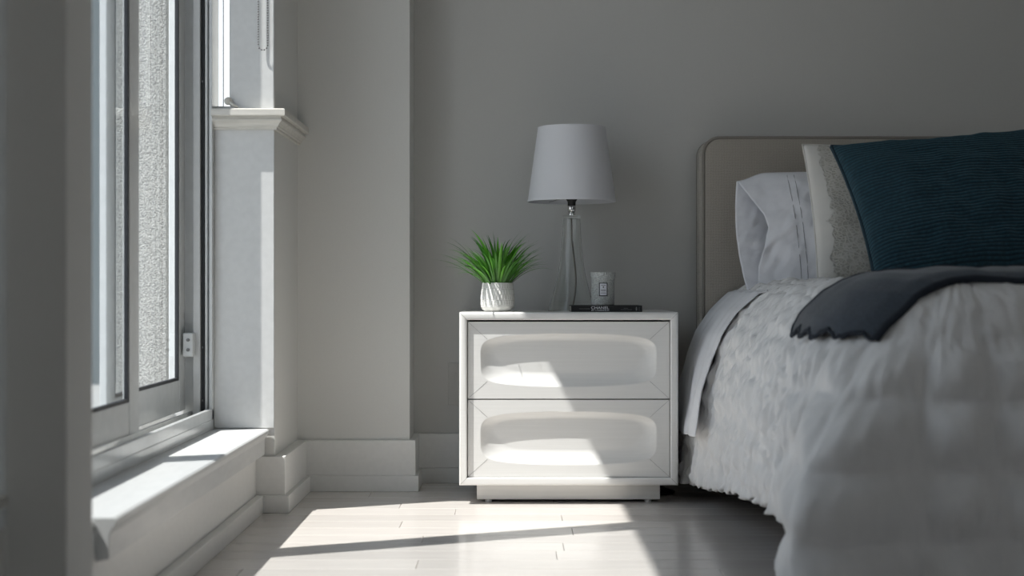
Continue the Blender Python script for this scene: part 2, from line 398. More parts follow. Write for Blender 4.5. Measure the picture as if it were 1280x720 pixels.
# ledge with crown moulding on the half pilaster
def ledge():
    prof = [(0, 1.292), (0.036, 1.292), (0.040, 1.289), (0.040, 1.271), (0.037, 1.268), (0.026, 1.268), (0.026, 1.261), (0.029, 1.259), (0.028, 1.254),
            (0.021, 1.248), (0.016, 1.241), (0.014, 1.236), (0.010, 1.235), (0.009, 1.228), (0, 1.228)]
    # path: along the camera-facing jamb, round the corner, along the wall; offset outwards
    V, F = [], []
    n = len(prof)
    for (o_, z) in prof: V.append((-0.958, YJ-0.006-o_, z))
    for (o_, z) in prof: V.append((XL+o_, YJ-0.006-o_, z))
    for (o_, z) in prof: V.append((XL+o_, YC, z))
    for s in range(2):
        for i in range(n):
            j = (i+1) % n
            F.append((s*n+i, s*n+j, (s+1)*n+j, (s+1)*n+i))
    F.append(tuple(range(n))); F.append(tuple(2*n+i for i in reversed(range(n))))
    o = mesh_obj('trim_3', V, F, M['cap'])
    bm = bmesh.new(); bm.from_mesh(o.data); bmesh.ops.recalc_face_normals(bm, faces=bm.faces); bm.to_mesh(o.data); bm.free()
    tag(o, 'cream painted ledge with crown moulding on the half-height pilaster', kind='structure')
    boxes('ledge_top', [(-0.956, -0.7632, YJ-0.006, YJ+0.06, 1.276, 1.2918)], M['cap'], o)
ledge()

# skirting boards: tall board and thicker plinth board
H1, H2 = 0.180, 0.056
tag(boxes('baseboard_back', [(XC, XR, YW-0.018, YW, H2, H1+0.002), (XC, XR, YW-0.028, YW, 0.0, H2)], M['trim'], bev=0.002), kind='structure')
t1, t2 = 0.022, 0.034
tag(boxes('baseboard_column', [(XL, XC+t1, YC-t1, YC, H2, H1), (XC, XC+t1, YC+0.0005, YW-0.018, H2, H1),
                               (XL, XC+t2, YC-t2, YC, 0, H2), (XC, XC+t2, YC+0.0005, YW-0.028, 0, H2)], M['trim'], bev=0.002), kind='structure')
tag(boxes('baseboard_left', [(-0.830, XL+0.036, YJ-0.012, YC-t1, H2, H1), (-0.830, XL+0.050, YJ-0.024, YC-t2, 0, H2),
                             (-0.820, -0.795, 2.584, YJ-0.024, 0, H2)], M['trim'], bev=0.002), kind='structure')
tag(boxes('baseboard_right', [(XR-0.02, XR, YB, YW-0.03, 0, H1)], M['trim'], bev=0.002), kind='structure')

tag(boxes('trim_7', [(-0.826, -0.820, 2.586, YJ-0.013, 0, 0.24)], M['trim']), kind='structure')
# window board (sill) with sloping apron
prism = [(-0.958, 0.245), (-0.958, 0.268), (-0.785, 0.268), (-0.779, 0.264), (-0.779, 0.254), (-0.784, 0.250), (-0.793, 0.235), (-0.793, 0.186), (-0.822, 0.180), (-0.822, 0.245)]
tag(prism_y('trim_4', prism, 2.80, YJ-0.006, M['sillpaint'], bev=0.0012), 'white painted window board with apron under the sliding window', kind='structure')
tag(boxes('trim_5', [(-0.956, -0.822, 2.586, 2.799, 0.235, 0.262)], M['trim'], bev=0.003), kind='structure')
tag(boxes('trim_6', [(-0.94, -0.861, 0.9, 2.43, 0.345, 0.368)], M['cap'], bev=0.004), kind='structure')

# ------------------------------------------------------------------ window_1: sliding window beside the nightstand
def window1():
    T0, T1 = 0.283, 2.89
    win = tag(empty('window_1', (-1.0, 3.6, T0)), 'white two-panel sliding window with dark gaskets above the window board', kind='structure')
    L_ = Vector((1.0, -3.6, -T0))
    def B(name, bs, m, par=None, bev=0.0015):
        par = par or win
        off = L_ if par is win else Vector((0, 0, 0))
        # parts are placed in the window's own space, sub-parts in their part's (parts sit at the window's origin)
        bs2 = [(x0+1.0, x1+1.0, y0-3.6, y1-3.6, z0-T0, z1-T0) for (x0, x1, y0, y1, z0, z1) in bs]
        return boxes(name, bs2, m, par, bev)
    # fixed outer frame with tracks
    B('frame_sill', [(-1.10, -0.956, 2.584, YJ-0.006, 0.256, 0.300), (-0.972, -0.956, 2.584, YJ-0.006, 0.300, 0.334),
                     (-1.032, -1.024, 2.584, YJ-0.006, 0.300, 0.326), (-1.10, -1.084, 2.584, YJ-0.006, 0.300, 0.330)], M['vinyl'])
    B('track_floor', [(-1.022, -0.974, 2.59, YJ-0.01, 0.300, 0.303), (-1.082, -1.034, 2.59, YJ-0.01, 0.300, 0.303)], M['grime'])
    B('frame_head', [(-1.10, -0.956, 2.584, YJ, 2.875, 2.89)], M['vinyl'])
    B('frame_jamb', [(-1.10, -0.956, 4.556, 4.64, 0.256, T1), (-0.966, -0.956, 4.535, 4.556, 0.300, T1), (-0.980, -0.972, 4.540, 4.556, 0.300, T1),
                     (-1.016, -0.994, 4.530, 4.556, 0.300, T1)], M['vinyl'])
    B('frame_post', [(-1.10, -0.8660, 2.455, 2.575, 0.256, T1)], M['vinyl'])
    B('weather_strip', [(-0.994, -0.984, 4.546, 4.556, 0.300, T1)], M['rubber'])
    bl = [boxes('frame_bolt', [(-0.002, 0.002, -0.001, 0.002, -0.003, 0.003)], M['metal'], win, loc=(1.0-0.989, 4.545-3.6, z-T0)) for z in (0.36, 0.53, 1.38, 1.66)]
    def sash(name, x0, x1, y0, y1, z0, z1, sw, rw, sw_far, tr=0.03, tint='pane'):
        s = empty(name, (0, 0, 0)); s.parent = win
        B('stile', [(x0, x1, y0, y0+sw, z0, z1)], M['vinyl'], s, 0.002)
        B('stile', [(x0, x1, y1-sw_far, y1, z0, z1)], M['vinyl'], s, 0.002)
        B('bottom_rail', [(x0, x1-0.001, y0+sw, y1-sw_far, z0, z0+rw)], M['vinyl'], s, 0.002)
        B('top_rail', [(x0, x1-0.001, y0+sw, y1-sw_far, z1-tr, z1)], M['vinyl'], s, 0.002)
        xm = x1-0.007
        ga, gb, gz0, gz1 = y0+sw, y1-sw_far, z0+rw, z1-tr
        gk = 0.009
        B('gasket', [(xm-0.004, x1-0.001, ga, ga+gk, gz0, gz1), (xm-0.004, x1-0.001, gb-gk*1.5, gb, gz0, gz1),
                     (xm-0.004, x1-0.001, ga+gk, gb-gk*1.5, gz0, gz0+gk), (xm-0.004, x1-0.001, ga+gk, gb-gk*1.5, gz1-gk, gz1)], M['rubber'], s, 0)
        V = [(xm+1.0, ga-3.6, gz0-T0), (xm+1.0, gb-3.6, gz0-T0), (xm+1.0, gb-3.6, gz1-T0), (xm+1.0, ga-3.6, gz1-T0)]
        o = mesh_obj('pane', V, [(0, 1, 2, 3)], M[tint], s)
        return s
    sash('sliding_sash', -1.003, -0.985, 2.60, 3.757, 0.338, 2.87, 0.06, 0.088, 0.094, 0.14, 'screen_pane')
    fs = sash('fixed_sash', -1.064, -1.046, 3.668, 4.552, 0.330, 2.87, 0.080, 0.100, 0.080)
    # latch plate with two screws on the far stile
    yl, zl = 4.47, 0.535
    lt = B('latch', [(-1.040, -1.008, 4.488, 4.530, 0.503, 0.578)], M['vinyl'], win, 0.004)
    for z in (0.525, 0.556):
        sc = lathe('screw', [(0.0, 0.0), (0.0055, 0.0), (0.0055, -0.003), (0.0, -0.0045)], M['metal'], lt, 12, loc=(1.0-1.022, 4.4865-3.6, z-T0), rot=(-PI/2, 0, 0))
window1()

# window_2: narrow casement above the ledge, with crank
def window2():
    win = tag(empty('window_2', (-0.93, 4.61, 1.292)), 'narrow bright casement window above the ledge, with a crank handle', kind='structure')
    o = Vector((0.93, -4.61, -1.292))
    def B(name, b_, m, bev=0.001):
        return boxes(name, [(x0+o.x, x1+o.x, y0+o.y, y1+o.y, z0+o.z, z1+o.z) for (x0, x1, y0, y1, z0, z1) in b_], m, win, bev)
    B('frame', [(-0.958, -0.905, 4.60, 4.64, 1.292, 1.308), (-0.958, -0.905, 4.60, 4.64, 2.86, 2.875), (-0.911, -0.905, 4.585, 4.64, 1.308, 2.86)], M['vinyl'])
    B('gasket', [(-0.9365, -0.9345, 4.606, 4.612, 1.308, 2.86)], M['rubber'], 0)
    mesh_obj('pane', [(-0.956+o.x, 4.615+o.y, 0.016), (-0.911+o.x, 4.615+o.y, 0.016), (-0.911+o.x, 4.615+o.y, 1.56), (-0.956+o.x, 4.615+o.y, 1.56)], [(0, 1, 2, 3)], M['pane'], win)
    c = lathe('crank_knob', [(0, -0.006), (0.010, -0.006), (0.013, -0.002), (0.013, 0.003), (0.009, 0.007), (0, 0.008)], M['cream_metal'], win, 20,
              loc=(-0.908+o.x, 4.55+o.y, 0.026), rot=(PI/2, 0, 0.5))
    tube('crank_arm', [(-0.906+o.x, 4.55+o.y, 0.024), (-0.893+o.x, 4.547+o.y, 0.014), (-0.876+o.x, 4.545+o.y, 0.005)], 0.005, M['cream_metal'], win, 8, rr=lambda i: (0.0055, 0.0045, 0.003)[i])
window2()

# beaded chain of the roller blind
def chain():
    V, F = [], []
    def bead(c, r=0.0030):
        n0 = len(V)
        bm = bmesh.new(); bmesh.ops.create_icosphere(bm, subdivisions=1, radius=r)
        bm.verts.ensure_lookup_table()
        for v in bm.verts: V.append((v.co.x+c[0], v.co.y+c[1], v.co.z+c[2]))
        for f in bm.faces: F.append(tuple(n0+v.index for v in f.verts))
        bm.free()
    hw, zb, zt = 0.0150, 1.4965, 2.50
    path = []
    z = zt
    st_ = 0.0080
    while z > zb+hw*0: path.append((-hw, z)); z -= st_
    k = int(PI*hw/st_)
    for i in range(1, k): a = PI+PI*i/k; path.append((hw*math.cos(a), zb+hw*math.sin(a)))
    z = zb
    while z < zt: path.append((hw, z)); z += st_
    e = tag(empty('blind_chain', (-0.797, 4.5515, zb-hw)), 'hanging beaded metal chain loop of a roller blind beside the window', 'blind chain')
    for (x, z) in path: bead((x, 0, z-zb+hw))
    mesh_obj('bead_string', V, F, M['metal'], e, smooth=True)
    tube('cord_core', [(x, 0, z-zb+hw) for x, z in path], 0.0006, M['metal'], e, 5)
    boxes('roller_clutch', [(-0.025, 0.025, -0.034, 0.006, zt-zb+hw-0.01, zt-zb+hw+0.08)], M['vinyl'], e, 0.006)
chain()

# ------------------------------------------------------------------ outside
tag(boxes('exterior_pier', [(-1.36, -1.185, 4.88, 5.5, -0.3, 3.2)], M['stucco'], bev=0.004), 'rough grey stucco pier seen through the sliding window', kind='structure')
tag(boxes('terrace', [(-40, -1.12, -30, 60, -0.36, -0.30), (-1.12, 30, -30, YB-0.1, -0.36, -0.30)], M['terrace']), 'pale concrete terrace outside the window', kind='structure')
def far_building():
    b_ = tag(empty('building', (-9.0, 15, -0.3)), 'blue-grey clad building beyond the window glass', 'building')
    boxes('facade', [(-4.6, 5.2, 0, 1.3, 0, 10)], M['siding'], b_)
    for i in range(4):
        for k in range(3):
            f = boxes('window', [(-4.0+i*2.2, -2.7+i*2.2, -0.05, 0.02, 1.0+k*3.0, 2.6+k*3.0)], M['vinyl'], b_)
            boxes('pane', [(-3.9+i*2.2, -2.8+i*2.2, -0.07, -0.02, 1.1+k*3.0, 2.5+k*3.0)], M['facade_glass'], f)
far_building()

# ------------------------------------------------------------------ nightstand
NX0, NX1, NY0, NY1, NZ0, NZ1 = -0.1755, 0.5525, 4.72, 5.19, 0.064, 0.640
def nightstand():
    cx = (NX0+NX1)/2
    ns = tag(empty('nightstand', (cx, NY0, 0)), 'white two-drawer nightstand with scooped drawer fronts on a recessed plinth', 'nightstand')
    w2 = (NX1-NX0)/2; D = NY1-NY0
    fw = 0.0265; t = 0.020
    # case: top, bottom, sides, back
    boxes('case', [(-w2+0.001, w2-0.001, 0.012, D, NZ1-t, NZ1), (-w2+0.001, w2-0.001, 0.012, D, NZ0, NZ0+t),
                   (-w2+0.001, -w2+t, 0.012, D, NZ0+t, NZ1-t), (w2-t, w2-0.001, 0.012, D, NZ0+t, NZ1-t)], M['lacquer'], ns, 0.003)
    boxes('back_panel', [(-w2+t, w2-t, D-0.01, D-0.002, NZ0+t, NZ1-t)], M['dark'], ns)
    # front frame: rounded profile swept round with mitred corners
    prof = []
    for i in range(13):
        a = PI*i/12
        c_, s_ = math.cos(a), math.sin(a)
        ex = 0.55
        prof.append((fw/2 - fw/2*(abs(c_)**ex)*(1 if c_ > 0 else -1), -0.000 - 0.016*(abs(s_)**ex)))
    prof = [(u, d+0.016) for u, d in prof] + [(fw, 0.034), (0, 0.034)]
    V, F = [], []
    n = len(prof)
    for (sx, sz) in ((-1, 0), (1, 0), (1, 1), (-1, 1)):
        for (u, d) in prof:
            x = sx*(w2-u); z = (NZ1-u) if sz else (NZ0+u)
            V.append((x, d, z))
    for s in range(4):
        s2 = (s+1) % 4
        for i in range(n):
            j = (i+1) % n
            F.append((s*n+i, s*n+j, s2*n+j, s2*n+i))
    fr = mesh_obj('front_frame', V, F, M['lacquer'], ns, smooth=True)
    bm = bmesh.new(); bm.from_mesh(fr.data); bmesh.ops.recalc_face_normals(bm, faces=bm.faces)
    for e in bm.edges:
        if len(e.link_faces) == 2 and e.calc_face_angle(0) > 0.6: e.smooth = False
    bm.to_mesh(fr.data); bm.free()
    # mitre joints at the frame corners
    for (sx, sz) in ((-1, 0), (1, 0), (1, 1), (-1, 1)):
        pts = [(sx*(w2-u), d-0.0002, (NZ1-u) if sz else (NZ0+u)) for u, d in prof[1:12]]
        tube('mitre_joint', pts, 0.0004, M['joint'], fr, 4)
    # drawers
    ox0, ox1 = -w2+fw+0.0024, w2-fw-0.0024
    oz0, oz1 = NZ0+fw+0.0015, NZ1-fw-0.002-0.004
    mid = (oz0+oz1)/2
    R = 0.0125
    for (z0, z1) in ((mid+0.0020, oz1), (oz0, mid-0.0020)):
        dr = empty('drawer', (0, R, z0)); dr.parent = ns
        Wd, Hd = ox1-ox0, z1-z0
        nx, nyy = 300, 130
        A, Bh = 0.2925, 0.0885
        DP = 0.0205
        def dep(x, z):
            hx = Bh*(1-0.17*(x/A)**2) if abs(x) < A else Bh*0.83
            q_ = ((abs(x)/A)**9 + (abs(z)/hx)**4.5)
            e_ = q_**(1/5.2)
            t_ = 1-e_
            if t_ <= 0: return 0.0
            # crisp lip, then a soft bowl
            wd_ = 0.26+0.30*sstep(0.35, -0.75, z/hx)
            return DP*(1-(1-min(1, t_/wd_))**1.9)
        # non-uniform rows/columns: denser near the lip
        def warp(k_, n_, half, lip):
            return -half + 2*half*k_/n_
        V, F = [], []
        for j in range(nyy+1):
            zz = warp(j, nyy, Hd/2, Bh)
            for i in range(nx+1):
                xx = warp(i, nx, Wd/2, A)
                V.append((xx+(ox0+ox1)/2, dep(xx, zz), zz+Hd/2))
        for j in range(nyy):
            for i in range(nx):
                a = j*(nx+1)+i
                F.append((a, a+1, a+nx+2, a+nx+1))
        # rim back to the drawer body
        nf = len(V)
        V += [(ox0, 0.042, 0), (ox1, 0.042, 0), (ox1, 0.042, Hd), (ox0, 0.042, Hd)]
        br = list(range(0, nx+1)); tp = [nyy*(nx+1)+i for i in range(nx+1)]
        lf_ = [j*(nx+1) for j in range(nyy+1)]; rt = [j*(nx+1)+nx for j in range(nyy+1)]
        F.append(tuple(list(reversed(br))+[nf, nf+1])); F.append(tuple(tp+[nf+2, nf+3]))
        F.append(tuple(lf_+[nf+3, nf])); F.append(tuple(list(reversed(rt))+[nf+1, nf+2])); F.append((nf+1, nf, nf+3, nf+2))
        o = mesh_obj('drawer_front', V, F, M['lacquer'], dr, smooth=True)
        bm = bmesh.new(); bm.from_mesh(o.data)
        for e in bm.edges:
            if len(e.link_faces) == 2 and e.calc_face_angle(0) > 0.9: e.smooth = False
        for f in bm.faces:
            if len(f.verts) > 4: f.smooth = False
        bm.to_mesh(o.data); bm.free()
        boxes('drawer_box', [(ox0+0.015, ox1-0.015, 0.042, 0.40, 0.01, Hd-0.03)], M['dark'], dr)
        for sx in (-1, 1):
            for (za, zb) in ((0.0005, Hd/2-0.070), (Hd-0.0005, Hd/2+0.070)):
                xa, xb = sx*(Wd/2-0.0005), sx*(A-0.022)
                tube('mitre_joint', [(xa, -0.0001, za), (xb, -0.0001, zb)], 0.0005, M['joint'], dr, 4)
    boxes('plinth', [(-0.3065, 0.3085, 0.055, D-0.04, 0.010, NZ0)], M['plinth'], ns, 0.002)
    for (x, y_) in ((-0.268, 0.075), (0.270, 0.075), (-0.268, D-0.07), (0.270, D-0.07)):
        lathe('glide', [(0, 0), (0.011, 0), (0.012, 0.003), (0.010, 0.010), (0, 0.010)], M['plinth'], ns, 16, loc=(x, y_, 0))
nightstand()

# ------------------------------------------------------------------ table lamp
def lamp():
    lx, ly = 0.2110, 5.03
    l = tag(empty('table_lamp', (lx, ly, NZ1)), 'table lamp with white tapered shade on a flared clear glass base', 'lamp')
    out = [(0.0830, 0.0), (0.0815, 0.008), (0.0700, 0.048), (0.0590, 0.088), (0.0495, 0.130), (0.0425, 0.175), (0.0370, 0.225), (0.0330, 0.275), (0.0305, 0.332)]
    # smooth the outline
    import bisect
    def interp(z):
        zs = [p_[1] for p_ in out]
        i = min(max(bisect.bisect_right(zs, z)-1, 0), len(out)-2)
        p0, p1, p2, p3 = out[max(i-1, 0)], out[i], out[i+1], out[min(i+2, len(out)-1)]
        t_ = (z-p1[1])/(p2[1]-p1[1])
        return 0.5*((2*p1[0])+(-p0[0]+p2[0])*t_+(2*p0[0]-5*p1[0]+4*p2[0]-p3[0])*t_*t_+(-p0[0]+3*p1[0]-3*p2[0]+p3[0])*t_**3)
    K = 40
    prof = [(interp(0.332*i/K), 0.332*i/K) for i in range(K+1)]
    th_ = 0.0020
    inner = [(max(r-th_, 0.002), z+0.0005) for r, z in reversed(prof) if z < 0.327]
    body = prof + [(0.0, 0.3325)] + [(0.0, 0.3275)] + inner
    lathe('glass_base', body, M['glass'], l, 64, closed=True)
    lathe('base_collar', [(0.0, 0.333), (0.0315, 0.333), (0.0315, 0.3365), (0.0, 0.3365)], M['glass'], l, 40)
    lathe('neck', [(0, 0.3370), (0.0135, 0.3370), (0.0135, 0.342), (0.0095, 0.346), (0.0135, 0.350), (0.0150, 0.360), (0.0140, 0.370), (0, 0.370)], M['chrome'], l, 24)
    lathe('socket', [(0, 0.3705), (0.014, 0.3705), (0.0145, 0.385), (0.0235, 0.398), (0.0235, 0.403), (0.017, 0.405), (0.017, 0.43), (0, 0.43)], M['black'], l, 24)
    lathe('bulb', [(0, 0.4305), (0.013, 0.4305), (0.014, 0.445), (0.028, 0.475), (0.030, 0.495), (0.024, 0.518), (0.010, 0.530), (0, 0.532)], M['ink_white'], l, 24)
    zb, zt = 1.0255-NZ1, 1.286-NZ1
    rb, rt = 0.1555, 0.1195
    sh = lathe('shade', [(rb, zb), (rt, zt), (rt-0.0018, zt), (rb-0.0018, zb)], M['shade'], l, 96, closed=True)
    lathe('rim', [(rb+0.0006, zb-0.001), (rb+0.0003, zb+0.007), (rb-0.0022, zb+0.007), (rb-0.0022, zb-0.001)], M['shade'], sh, 96, closed=True)
    lathe('rim', [(rt+0.0008, zt-0.006), (rt+0.0006, zt+0.001), (rt-0.0022, zt+0.001), (rt-0.0022, zt-0.006)], M['shade'], sh, 96, closed=True)
    pts = []
    for a in (0, 2*PI/3, 4*PI/3):
        pts.append(tube('spider_arm', [(0.018*math.cos(a), 0.018*math.sin(a), 0.404), ((rb-0.004)*math.cos(a), (rb-0.004)*math.sin(a), zb+0.006)], 0.0015, M['chrome'], sh, 6))
    cp = []
    for i in range(25):
        t_ = i/24
        z = 0.327*(1-t_)+0.012*t_
        cp.append((0.004*math.sin(t_*2.2)+0.016*math.sin(PI*min(1, max(0, (t_-0.25)/0.75)))*t_, -0.004*t_, z))
    cp += [(0.004, 0.010, 0.0065), (0.004, 0.050, 0.0062), (0.004, 0.070, 0.0062)]
    tube('cord', cp, 0.0030, M['cord'], l, 8)
lamp()

# ------------------------------------------------------------------ book
def text_mesh(name, body, size, m, parent, loc, bold=0.0, sx=1.0, spacing=1.0):
    cu = bpy.data.curves.new(name, 'FONT'); cu.body = body; cu.size = size; cu.extrude = 0.0002; cu.offset = bold; cu.space_character = spacing
    tmp = bpy.data.objects.new(name, cu); COL.objects.link(tmp)
    dg = bpy.context.evaluated_depsgraph_get(); me = bpy.data.meshes.new_from_object(tmp.evaluated_get(dg))
    COL.objects.unlink(tmp); bpy.data.objects.remove(tmp)
    me.materials.clear(); me.materials.append(m)
    xs = [v.co.x for v in me.vertices]
    x0, x1 = min(xs), max(xs)
    for v in me.vertices: v.co.x = (v.co.x-x0)
    o = link(bpy.data.objects.new(name, me), parent); o.location = loc; o.rotation_euler = (PI/2, 0, 0); o.scale = (sx, 1, 1)
    return o, (x1-x0)
def book():
    X0, X1, Y0, Y1, Z0, Z1 = 0.198, 0.436, 4.765, 4.935, NZ1, 0.6612
    bk = tag(empty('book', ((X0+X1)/2, Y0, Z0)), 'thin black book lying on the nightstand under the candle', 'book')
    w2 = (X1-X0)/2; h = Z1-Z0; D = Y1-Y0
    boxes('cover', [(-w2, w2, 0, D, 0, 0.0025), (-w2, w2, 0, D, h-0.0025, h), (-w2, w2, 0, 0.003, 0.0025, h-0.0025)], M['bookblack'], bk, 0.0006)
    boxes('page_block', [(-w2+0.003, w2-0.003, 0.003, D-0.004, 0.0025, h-0.0025)], M['paper'], bk)
    s = 0.002677
    def at(px): return (px-640)*s - (X0+X1)/2
    t_, w_ = text_mesh('title_lettering', 'CHANEL', 0.0125, M['ink_white'], bk, (at(739), -0.0002, 0.0095), bold=0.0002)
    t_.scale.x = (761.5-739)*s/w_
    t_, w_ = text_mesh('subtitle_lettering', 'BY LAGERFELD', 0.0055, M['ink_white'], bk, (at(739.5), -0.0002, 0.0036), bold=0.0001)
    t_.scale.x = (761-739)*s/w_
    # print too small to read: rows of fine grey marks
    marks = []
    x = at(724)
    random.seed(3)
    while x < at(737.2):
        ww = random.uniform(0.0012, 0.0024); marks.append((x, x+ww, -0.0002, 0.0001, 0.0088, 0.0116)); x += ww+0.0009
    x = at(780)
    while x < at(785): marks.append((x, x+0.0016, -0.0002, 0.0001, 0.0108, 0.0130)); x += 0.0024
    x = at(776)
    while x < at(789.5): ww = random.uniform(0.0012, 0.0024); marks.append((x, x+ww, -0.0002, 0.0001, 0.0062, 0.0086)); x += ww+0.0009
    tag(boxes('small_print', marks, M['ink_grey'], bk), kind='stuff')
    for k, (c, a0, a1) in enumerate((((at(795), 0.0128), -100, 90), ((at(795), 0.0072), -90, 110), ((at(800), 0.0128), 60, 250), ((at(800), 0.0072), 100, 300))):
        tube('emblem_stroke', [(c[0]+0.0032*math.cos(math.radians(a0+(a1-a0)*i/12)), -0.0003, c[1]+0.0028*math.sin(math.radians(a0+(a1-a0)*i/12))) for i in range(13)],
             0.0005, M['ink_white'] if k < 2 else M['ink_grey'], bk, 5)
book()

# ------------------------------------------------------------------ candle
def candle():
    c = tag(empty('candle', (0.3098, 4.850, 0.6614)), 'scented candle in an embossed pale glass jar standing on the black book', 'candle')
    R = 0.0400; Hh = 0.112
    out = [(0.0, 0.0), (R-0.003, 0.0), (R-0.001, 0.002), (R-0.0005, 0.006), (R-0.0008, Hh*0.74), (R+0.0002, Hh*0.80), (R+0.0030, Hh*0.88), (R+0.0032, Hh-0.002), (R+0.0022, Hh)]
    inn = [(R-0.002, Hh), (R-0.0025, Hh*0.8), (R-0.004, 0.006), (0.0, 0.006)]
    lathe('jar', out+inn, M['jar'], c, 64)
    lathe('wax', [(0, 0.0062), (R-0.0044, 0.0062), (R-0.0044, 0.066), (0, 0.066)], M['wax'], c, 40)
    tube('wick', [(0, 0, 0.066), (0.0005, 0, 0.073), (0.002, 0, 0.078)], 0.0009, M['black'], c, 6)
    # label curved round the jar
    s = 0.00272
    def patch(name, x0, x1, z0, z1, r, m, par):
        n = 8; V, F = [], []
        for i in range(n+1):
            x = x0+(x1-x0)*i/n
            a = math.asin(max(-1, min(1, x/r)))
            for z in (z0, z1):
                for rr_ in (r, r-0.0006):
                    V.append((rr_*math.sin(a), -rr_*math.cos(a), z))
        for i in range(n):
            a, b_ = i*4, i*4+4
            F += [(a, b_, b_+2, a+2), (a+1, a+3, b_+3, b_+1), (a, a+1, b_+1, b_), (a+2, b_+2, b_+3, a+3)]
        F += [(0, 2, 3, 1), (n*4, n*4+1, n*4+3, n*4+2)]
        return mesh_obj(name, V, F, m, par)
    lab = patch('label', -0.0155, 0.0135, 0.031, 0.0765, R+0.0006, M['black'], c)
    patch('label_paper', -0.0125, 0.0105, 0.034, 0.0735, R+0.0010, M['label'], lab)
    patch('emblem', -0.0028, 0.0012, 0.0595, 0.0638, R+0.0014, M['black'], lab)
    patch('print_line', -0.0090, 0.0068, 0.0665, 0.0685, R+0.0013, M['ink_grey'], lab)
    for z in (0.052, 0.0485, 0.041): patch('print_line', -0.0095, 0.0075, z, z+0.0016, R+0.0013, M['ink_grey'], lab)
candle()

# ------------------------------------------------------------------ potted grass
def plant():
    px_, py_ = -0.0490, 4.845
    pt = tag(empty('potted_grass', (px_, py_, NZ1)), 'small bushy green grass plant in a white carved ceramic pot', 'plant')
    Hh = 0.098
    base = [(0.0, 0.0), (0.036, 0.0), (0.044, 0.002), (0.0515, 0.007), (0.0565, 0.015), (0.0585, 0.024), (0.0585, 0.045), (0.0570, 0.066), (0.0545, 0.083), (0.0530, 0.0945), (0.0520, 0.0975), (0.0505, 0.098), (0.0490, 0.0965), (0.0490, 0.080), (0.0, 0.080)]
    dense = []
    for a, b_ in zip(base[:-1], base[1:]):
        k = max(1, int(math.hypot(b_[0]-a[0], b_[1]-a[1])/0.0014))
        for i in range(k): dense.append((a[0]+(b_[0]-a[0])*i/k, a[1]+(b_[1]-a[1])*i/k))
    dense.append(base[-1])
    def rf(r, z, a):
        if r < 0.0505 or z < 0.020 or z > 0.0945: return r
        band = int((z-0.020)/0.0186); fz = ((z-0.020)/0.0186) % 1.0
        g_ = 0.5+0.5*math.cos(34*(a+band*PI/34))
        return r - 0.0016*g_*math.sin(PI*fz)**0.5 - (0.0012 if fz < 0.09 else 0)
    lathe('pot', dense, M['pot'], pt, 204, rf=rf)
    lathe('soil', [(0.0, 0.0805), (0.0488, 0.0805), (0.0488, 0.086), (0.030, 0.089), (0.0, 0.090)], M['soil'], pt, 32)
    random.seed(21)
    # leaf shapes shared between leaves: length, width, bend
    shapes = []
    for k in range(14):
        ln = [0.13, 0.145, 0.155, 0.165, 0.175, 0.185, 0.195, 0.205, 0.15, 0.17, 0.19, 0.14, 0.16, 0.18][k]
        wd = random.uniform(0.0042, 0.0085) if k % 3 else random.uniform(0.009, 0.0125)
        tip = random.uniform(0.9, 1.5)
        n = 12; V, F, U = [], [], []
        ang0, th0 = 0.0, 0.0
        x, z = 0.0, 0.0
        for i in range(n+1):
            t_ = i/n
            ww = wd*(0.55+1.7*t_*(1-t_)) * (1-t_**3) if i < n else 0.0002
            ang = (0.05+1.0*tip*t_**1.7) * (0.75 if k % 2 else 1.0)
            nx_, nz_ = math.cos(ang), -math.sin(ang)      # leaf normal (in x-z)
            V += [(x, -ww/2, z), (x+0.18*ww*nx_, 0, z+0.18*ww*nz_), (x, ww/2, z)]
            U += [(0, t_), (0.5, t_), (1, t_)]
            x += ln/n*math.sin(ang); z += ln/n*math.cos(ang)
        for i in range(n):
            a = i*3
            F += [(a, a+1, a+4, a+3), (a+1, a+2, a+5, a+4)]
        me = bpy.data.meshes.new('leaf'); me.from_pydata(V, [], F); ul = me.uv_layers.new(name='uv')
        for lp in me.loops: ul.data[lp.index].uv = U[lp.vertex_index]
        for p_ in me.polygons: p_.use_smooth = True
        me.materials.append(M['leaf']); shapes.append(me)
    for i in range(230):
        o = bpy.data.objects.new('leaf', shapes[i % 14]); link(o, pt)
        az = i*2.39996+random.uniform(-0.3, 0.3)
        rr_ = 0.040*math.sqrt((i+0.5)/230)
        lean = 0.04 + 0.74*(rr_/0.040)**1.4*random.uniform(0.5, 1.2)
        o.location = (rr_*math.cos(az), rr_*math.sin(az), 0.086)
        o.rotation_euler = (0, lean, az)
        s_ = random.uniform(0.88, 1.22)*(1.0-0.05*(rr_/0.040)**2)
        o.scale = (s_, s_, s_)
plant()

# ------------------------------------------------------------------ wall outlet and floor cord
def outlet():
    o = tag(empty('wall_outlet', (-0.195, YW, 0.365)), 'grey wall outlet cover half hidden behind the nightstand', 'outlet')
    boxes('plate', [(-0.042, 0.042, -0.006, 0, -0.078, 0.078)], M['plate'], o, 0.002)
    boxes('insert', [(-0.017, 0.017, -0.008, -0.005, -0.040, 0.040)], M['plate'], o, 0.001)
outlet()
tag(tube('power_cord', [(0.50, 5.215, 0.0045), (0.535, 5.10, 0.0045), (0.560, 5.03, 0.0045), (0.568, 4.99, 0.006), (0.560, 4.965, 0.006), (0.535, 4.95, 0.0045), (0.49, 4.98, 0.0045)], 0.0042, M['black'], None, 8),
    'short loop of black power cord on the floor beside the nightstand plinth', 'cord')

